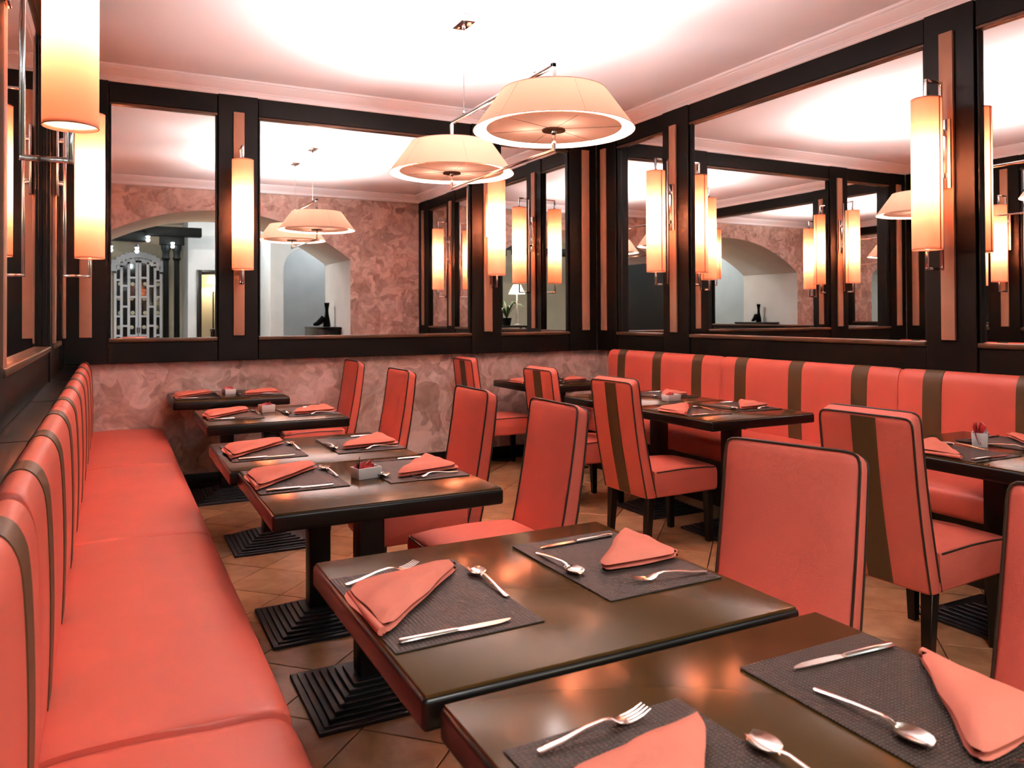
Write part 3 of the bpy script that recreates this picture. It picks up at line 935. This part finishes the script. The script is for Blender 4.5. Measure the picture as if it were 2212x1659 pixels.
def make_knife():
    mb = MB()
    hs = []
    for x, w_, hh in ((-.115, .006, .003), (-.112, .0085, .0042), (-.06, .0078, .0042), (-.01, .0068, .0038), (.0, .006, .003)):
        hs.append([(x, w_ * math.cos(2 * PI * j / 10), .0045 + hh * math.sin(2 * PI * j / 10)) for j in range(10)])
    mb.loft(hs)
    bl_ = []
    for x, y0, y1 in ((-.002, -.005, .005), (.008, -.009, .006), (.05, -.011, .006), (.085, -.010, .005), (.105, -.005, .004), (.113, .0, .003)):
        bl_.append([(x, y0, .0035), (x, y1, .0028), (x, y1, .0046), (x, y0, .0040)])
    mb.loft(bl_)
    return mb.build('knife', 'steel', smooth=50)
def make_mat(a=.1525, b_=.218):
    return MB().box(-a, a, -b_, b_, 0, .0032).build('placemat', 'woven_mat', bev=.001, seg=1)
def make_napkin(pts, hh=.016, seed=0):
    """folded triangular napkin, pts three corners (x,y); two stacked folds, edge 0-1 is the folded edge."""
    rnd = random.Random(seed)
    A, B, C = [Vector((p[0], p[1], 0)) for p in pts]
    G = (A + B + C) / 3
    mb = MB()
    N = 14
    ph = rnd.random() * 6
    for lay in range(2):
        grow = 1.0 if lay else 1.035
        zb = .0 if lay == 0 else hh * .42
        zt_ = hh * .46 if lay == 0 else hh
        sh = (A + B - 2 * G).normalized() * (.006 if lay == 0 else -.003)
        a, b_, c = [G + (p - G) * grow + sh for p in (A, B, C)]
        def pos(i, j, top):
            u, v = i / N, j / N
            w_ = 1 - u - v
            p = a * w_ + b_ * u + c * v
            e = min(u, v, w_)
            f = math.sqrt(max(0, 1 - (1 - min(1, e / .11)) ** 2))
            rad = (.5 + .5 * f)
            # rounded corners: pull points near the tips inwards
            tip = max(u, v, w_)
            if tip > .86:
                p = G + (p - G) * (1 - (tip - .86) * .75)
            dirv = (p - G)
            p = p + dirv.normalized() * (.0035 * math.sin(ph + 9 * u + 13 * v) * (1 - f) + (.004 if lay == 0 else 0) * math.sin(7 * v + ph)) if dirv.length > 1e-5 else p
            wave = .0022 * math.sin(ph + 40 * (p - G).x + 22 * (p - G).y) + .0016 * math.sin(ph * 2 + 55 * (p - G).y)
            mid = (zb + zt_) / 2
            hgt = (zt_ - zb) / 2 * f
            lift = ((.007 * math.sin(PI * v) ** 2 + .005 * math.exp(-((u - w_) * 4) ** 2)) * f if lay else 0)
            return (p.x, p.y, mid + (hgt + wave * f + lift if top else -hgt))
        for top in (True, False):
            idx = {}
            for i in range(N + 1):
                for j in range(N + 1 - i):
                    idx[(i, j)] = len(mb.v)
                    mb.v.append(pos(i, j, top))
            for i in range(N):
                for j in range(N - i):
                    t1 = [idx[(i, j)], idx[(i + 1, j)], idx[(i, j + 1)]]
                    mb.f.append(t1 if top else t1[::-1])
                    if i + j < N - 1:
                        t2 = [idx[(i + 1, j)], idx[(i + 1, j + 1)], idx[(i, j + 1)]]
                        mb.f.append(t2 if top else t2[::-1])
    # rolled lip along the folded edge
    n_ = 9
    pts_, rad_ = [], []
    for q in range(n_):
        t_ = .04 + .86 * q / (n_ - 1)
        p = A.lerp(B, t_) + (A + B - 2 * G).normalized() * (.001 + .003 * math.sin(3 * t_ + ph))
        pts_.append((p.x, p.y, .0085 + .002 * math.sin(5 * t_ + ph)))
        rad_.append(.0088 - .0045 * t_)
    mb.tube(pts_, rad_, 8)
    return mb.build('napkin', 'napkin', smooth=75)
proto = {'spoon': make_spoon(), 'fork': make_fork(), 'knife': make_knife(), 'mat': make_mat()}
used = set()
def place(kind, loc, rz, label, cat, group):
    src = proto[kind]
    if kind in used:
        o = src.copy()
        col.objects.link(o)
    else:
        o = src
        used.add(kind)
    o.location = loc
    o.rotation_euler = (0, 0, rz)
    tag(o, label, cat, group)
    return o
ZM = ZTB + .0005
ZS = ZM + .0036
# standard setting, diner looks along local +x; napkin corners in local coordinates
NAP_L = [(-.148, -.165), (-.148, .125), (.135, .150)]
nap_meshes = {}
def setting(cx, cy, rz, words, nap=None, items=None, jit=0.0, seed=1):
    c, s = math.cos(rz), math.sin(rz)
    def wp(x, y): return (cx + c * x - s * y, cy + s * x + c * y, ZS)
    place('mat', (cx, cy, ZM), rz, 'brown woven placemat ' + words, 'placemat', 'woven placemats')
    it = items or {}
    def item(kind, dx, dy, dr, desc):
        if kind in it:
            x, y, r = it[kind]
            loc, rr = (x, y, ZS), r
        else:
            loc, rr = wp(dx + jit * .01, dy), rz + dr
        place(kind, loc, rr, desc + ' ' + words, kind, kind + 's laid on the tables')
    item('fork', -.03, .175, .12, 'steel fork')
    item('knife', -.012, -.188, -.02, 'steel knife')
    item('spoon', .142, .03, PI / 2 + .05, 'steel spoon')
    if nap:
        gx = sum(p[0] for p in nap) / 3; gy = sum(p[1] for p in nap) / 3
        o = make_napkin([(p[0] - gx, p[1] - gy) for p in nap], .024, seed)
        o.location = (gx, gy, ZS)
    else:
        if 'std' not in nap_meshes:
            o = make_napkin(NAP_L, .026, 3)
            nap_meshes['std'] = o
        else:
            o = nap_meshes['std'].copy()
            col.objects.link(o)
        o.location = (cx, cy, ZS)
        o.rotation_euler = (0, 0, rz + jit)
    tag(o, 'folded salmon napkin ' + words, 'napkin', 'folded salmon napkins')
def seg_(a, b_, back=0.0):      # item from handle end a to tip b: centre and angle
    r = math.atan2(b_[1] - a[1], b_[0] - a[0])
    return r
def along(kind, handle, tip):
    r = math.atan2(tip[1] - handle[1], tip[0] - handle[0])
    off = {'fork': .1, 'knife': .115, 'spoon': .098}[kind]
    return (handle[0] + math.cos(r) * off, handle[1] + math.sin(r) * off, r)
setting(.592, 1.538, .02, 'on the bench side of the front table', [(.447, 1.385), (.446, 1.655), (.728, 1.690)],
        {'fork': along('fork', (.455, 1.690), (.678, 1.758)), 'knife': along('knife', (.462, 1.351), (.690, 1.352)), 'spoon': along('spoon', (.738, 1.462), (.744, 1.7))}, seed=4)
setting(1.070, 1.570, PI + .015, 'on the chair side of the front table', [(1.238, 1.752), (1.232, 1.500), (.985, 1.497)],
        {'fork': along('fork', (1.213, 1.392), (1.02, 1.42)), 'knife': along('knife', (1.190, 1.740), (.96, 1.724)), 'spoon': along('spoon', (.938, 1.697), (.945, 1.5))}, seed=5)
setting(.632, .742, .02, 'on the bench side of the cut-off foreground table', [(.50, .60), (.492, .845), (.775, .890)],
        {'fork': along('fork', (.512, .926), (.715, .944)), 'spoon': along('spoon', (.790, .63), (.792, .84)), 'knife': along('knife', (.50, .55), (.73, .55))}, seed=6)
setting(1.092, .780, PI + .0, 'on the chair side of the cut-off foreground table', [(1.238, .885), (1.232, .64), (1.00, .632)],
        {'fork': along('fork', (1.235, .59), (1.04, .60)), 'knife': along('knife', (1.236, .932), (1.01, .945)), 'spoon': along('spoon', (.985, .880), (.99, .68))}, seed=7)
setting(.590, 2.905, .0, 'on the bench side of the nearer middle table')
setting(1.030, 2.870, PI, 'on the chair side of the nearer middle table', jit=.1)
setting(.590, 3.555, .0, 'on the bench side of the farther middle table')
setting(1.020, 3.540, PI, 'on the chair side of the farther middle table')
setting(.640, 4.905, .0, 'on the bench side of the single far table')
setting(1.080, 4.880, PI, 'on the chair side of the single far table')
setting(.560, 6.20, .0, 'on the bench side of the table at the back wall')
setting(.990, 6.20, PI, 'on the chair side of the table at the back wall')
setting(3.125, 3.74, .0, 'on the chair side of the nearer right pair table')
setting(3.575, 3.78, PI, 'on the bench side of the nearer right pair table')
setting(3.590, 4.58, PI, 'on the bench side of the farther right pair table')
setting(3.26, 6.02, .0, 'on the chair side of the far right corner table')
setting(3.645, 6.02, PI, 'on the bench side of the far right corner table')
setting(3.20, 2.13, .0, 'on the chair side of the right edge table')
setting(3.655, 2.08, PI, 'on the bench side of the right edge table')

# sachet boxes and their sachets
def sachet_box(x, y, rz, a, b_, hh, words, sachets):
    t = thing('sachet_box', 'small white ceramic sachet box ' + words, 'sachet box', (x, y, ZTB + .0005), rz, 'white sachet boxes')
    mb = MB()
    th = .005
    fl = .93
    def rr(sx, sy, z): return [(-sx, -sy, z), (sx, -sy, z), (sx, sy, z), (-sx, sy, z)]
    mb.loft([rr(a * fl, b_ * fl, 0), rr(a, b_, hh), rr(a - th, b_ - th, hh), rr(a * fl - th, b_ * fl - th, .005)])
    mb.build('ceramic_body', 'ceramic', t, bev=.0012, seg=2)
    c, s = math.cos(rz), math.sin(rz)
    for k, (px, py, w_, h_, tl, m_, desc) in enumerate(sachets):
        sm = MB()
        rows = []
        for q in range(6):
            v_ = q / 5
            rows.append([(-w_ / 2, .0005, h_ * v_), (0, .0025 * math.sin(PI * v_) + .0008, h_ * v_), (w_ / 2, .0005, h_ * v_), (w_ / 2, -.0005, h_ * v_), (0, -.0025 * math.sin(PI * v_) - .0008, h_ * v_), (-w_ / 2, -.0005, h_ * v_)])
        sm.loft(rows)
        o = sm.build('sachet', m_)
        o.location = (x + c * px - s * py, y + s * px + c * py, ZTB + .007)
        o.rotation_euler = (tl[0], tl[1], rz + tl[2])
        tag(o, desc + ' in the sachet box ' + words, 'sachet', 'sachets standing in the boxes')
RED = 'sachet_red'
def five(n=4, h_=.046):
    nm = ('front', 'second', 'third', 'rearmost', 'outer')
    return [(-.018 + .012 * k, -.012 + .009 * k, .05, h_ + .004 * (k % 2), (-.45 + .2 * k, .32 * (-1) ** k, .25 * k - .3), RED, 'red paper sachet, ' + nm[k] + ' one,') for k in range(n)]
sachet_box(.832, 2.802, .22, .048, .034, .040, 'on the middle left table', [(-.033, .0, .018, .075, (.1, -.1, .9), 'sachet_dark', 'dark upright stick sachet')] + five(4))
sachet_box(.852, 4.985, .2, .042, .036, .046, 'on the single far table', five(4))
sachet_box(.790, 6.24, .25, .042, .036, .040, 'on the table at the back wall', five(3, .048))
sachet_box(3.425, 4.275, .12, .060, .036, .042, 'on the right table pair', five(4))
sachet_box(3.452, 2.148, .5, .036, .032, .062, 'at the right edge table', five(4, .098) + [(-.018, -.018, .03, .072, (.12, 0, .2), 'sachet_white', 'white paper sachet')])
sachet_box(3.46, 6.10, .2, .040, .034, .044, 'on the far right corner table', five(3))

# ------------------------------------------------------------------ plant and lamp beside the camera, seen only in the corner mirrors
t = thing('plant_stand', 'dark tall stand carrying the palm, reflected in the corner mirror', 'stand', (1.72, -.42, 0))
MB().box(-.28, .28, -.15, .15, 1.10, 1.14).build('stand_top', 'dark_wood', t, bev=.004)
for a in (-.25, .25):
    for b_ in (-.12, .12):
        MB().box(a - .02, a + .02, b_ - .02, b_ + .02, 0, 1.10).build('leg', 'dark_wood', t)
t = thing('potted_palm', 'small green palm in a black pot reflected in the corner mirror', 'plant', (1.84, -.42, 1.141))
MB().lathe([(.07, 0), (.09, .1), (.10, .15), (.09, .15), (.085, .13)], 20).build('pot', 'black_bronze', t)
rnd = random.Random(3)
for k in range(16):
    a = 2 * PI * k / 16 + rnd.random() * .3
    L_ = .22 + .14 * rnd.random()
    hgt = .16 + .2 * rnd.random()
    rows = []
    for q in range(7):
        v_ = q / 6
        rr_ = L_ * v_
        z = .13 + hgt * math.sin(v_ * 2.2)
        w_ = .022 * math.sin(PI * min(1, v_ * .9 + .08))
        ca, sa = math.cos(a), math.sin(a)
        rows.append([(rr_ * ca - w_ * sa, rr_ * sa + w_ * ca, z), (rr_ * ca, rr_ * sa, z + .006), (rr_ * ca + w_ * sa, rr_ * sa - w_ * ca, z), (rr_ * ca, rr_ * sa, z - .002)])
    MB().loft(rows).build('frond', 'leaf', t)
t = thing('table_lamp', 'cream cone-shaded table lamp beside the palm in corner mirror', 'lamp', (1.60, -.45, 1.141))
MB().lathe([(.07, 0), (.07, .015), (.02, .03), (.028, .2), (.012, .4), (.010, .62)], 18).build('lamp_base', 'ceramic', t)
MB().lathe([(.16, .62), (.07, .80)], 28, cap=False).build('shade', 'hall_shade', t)
plight('lamp_bulb', (0, 0, .70), 2.0, (1, .85, .6), .03, t)
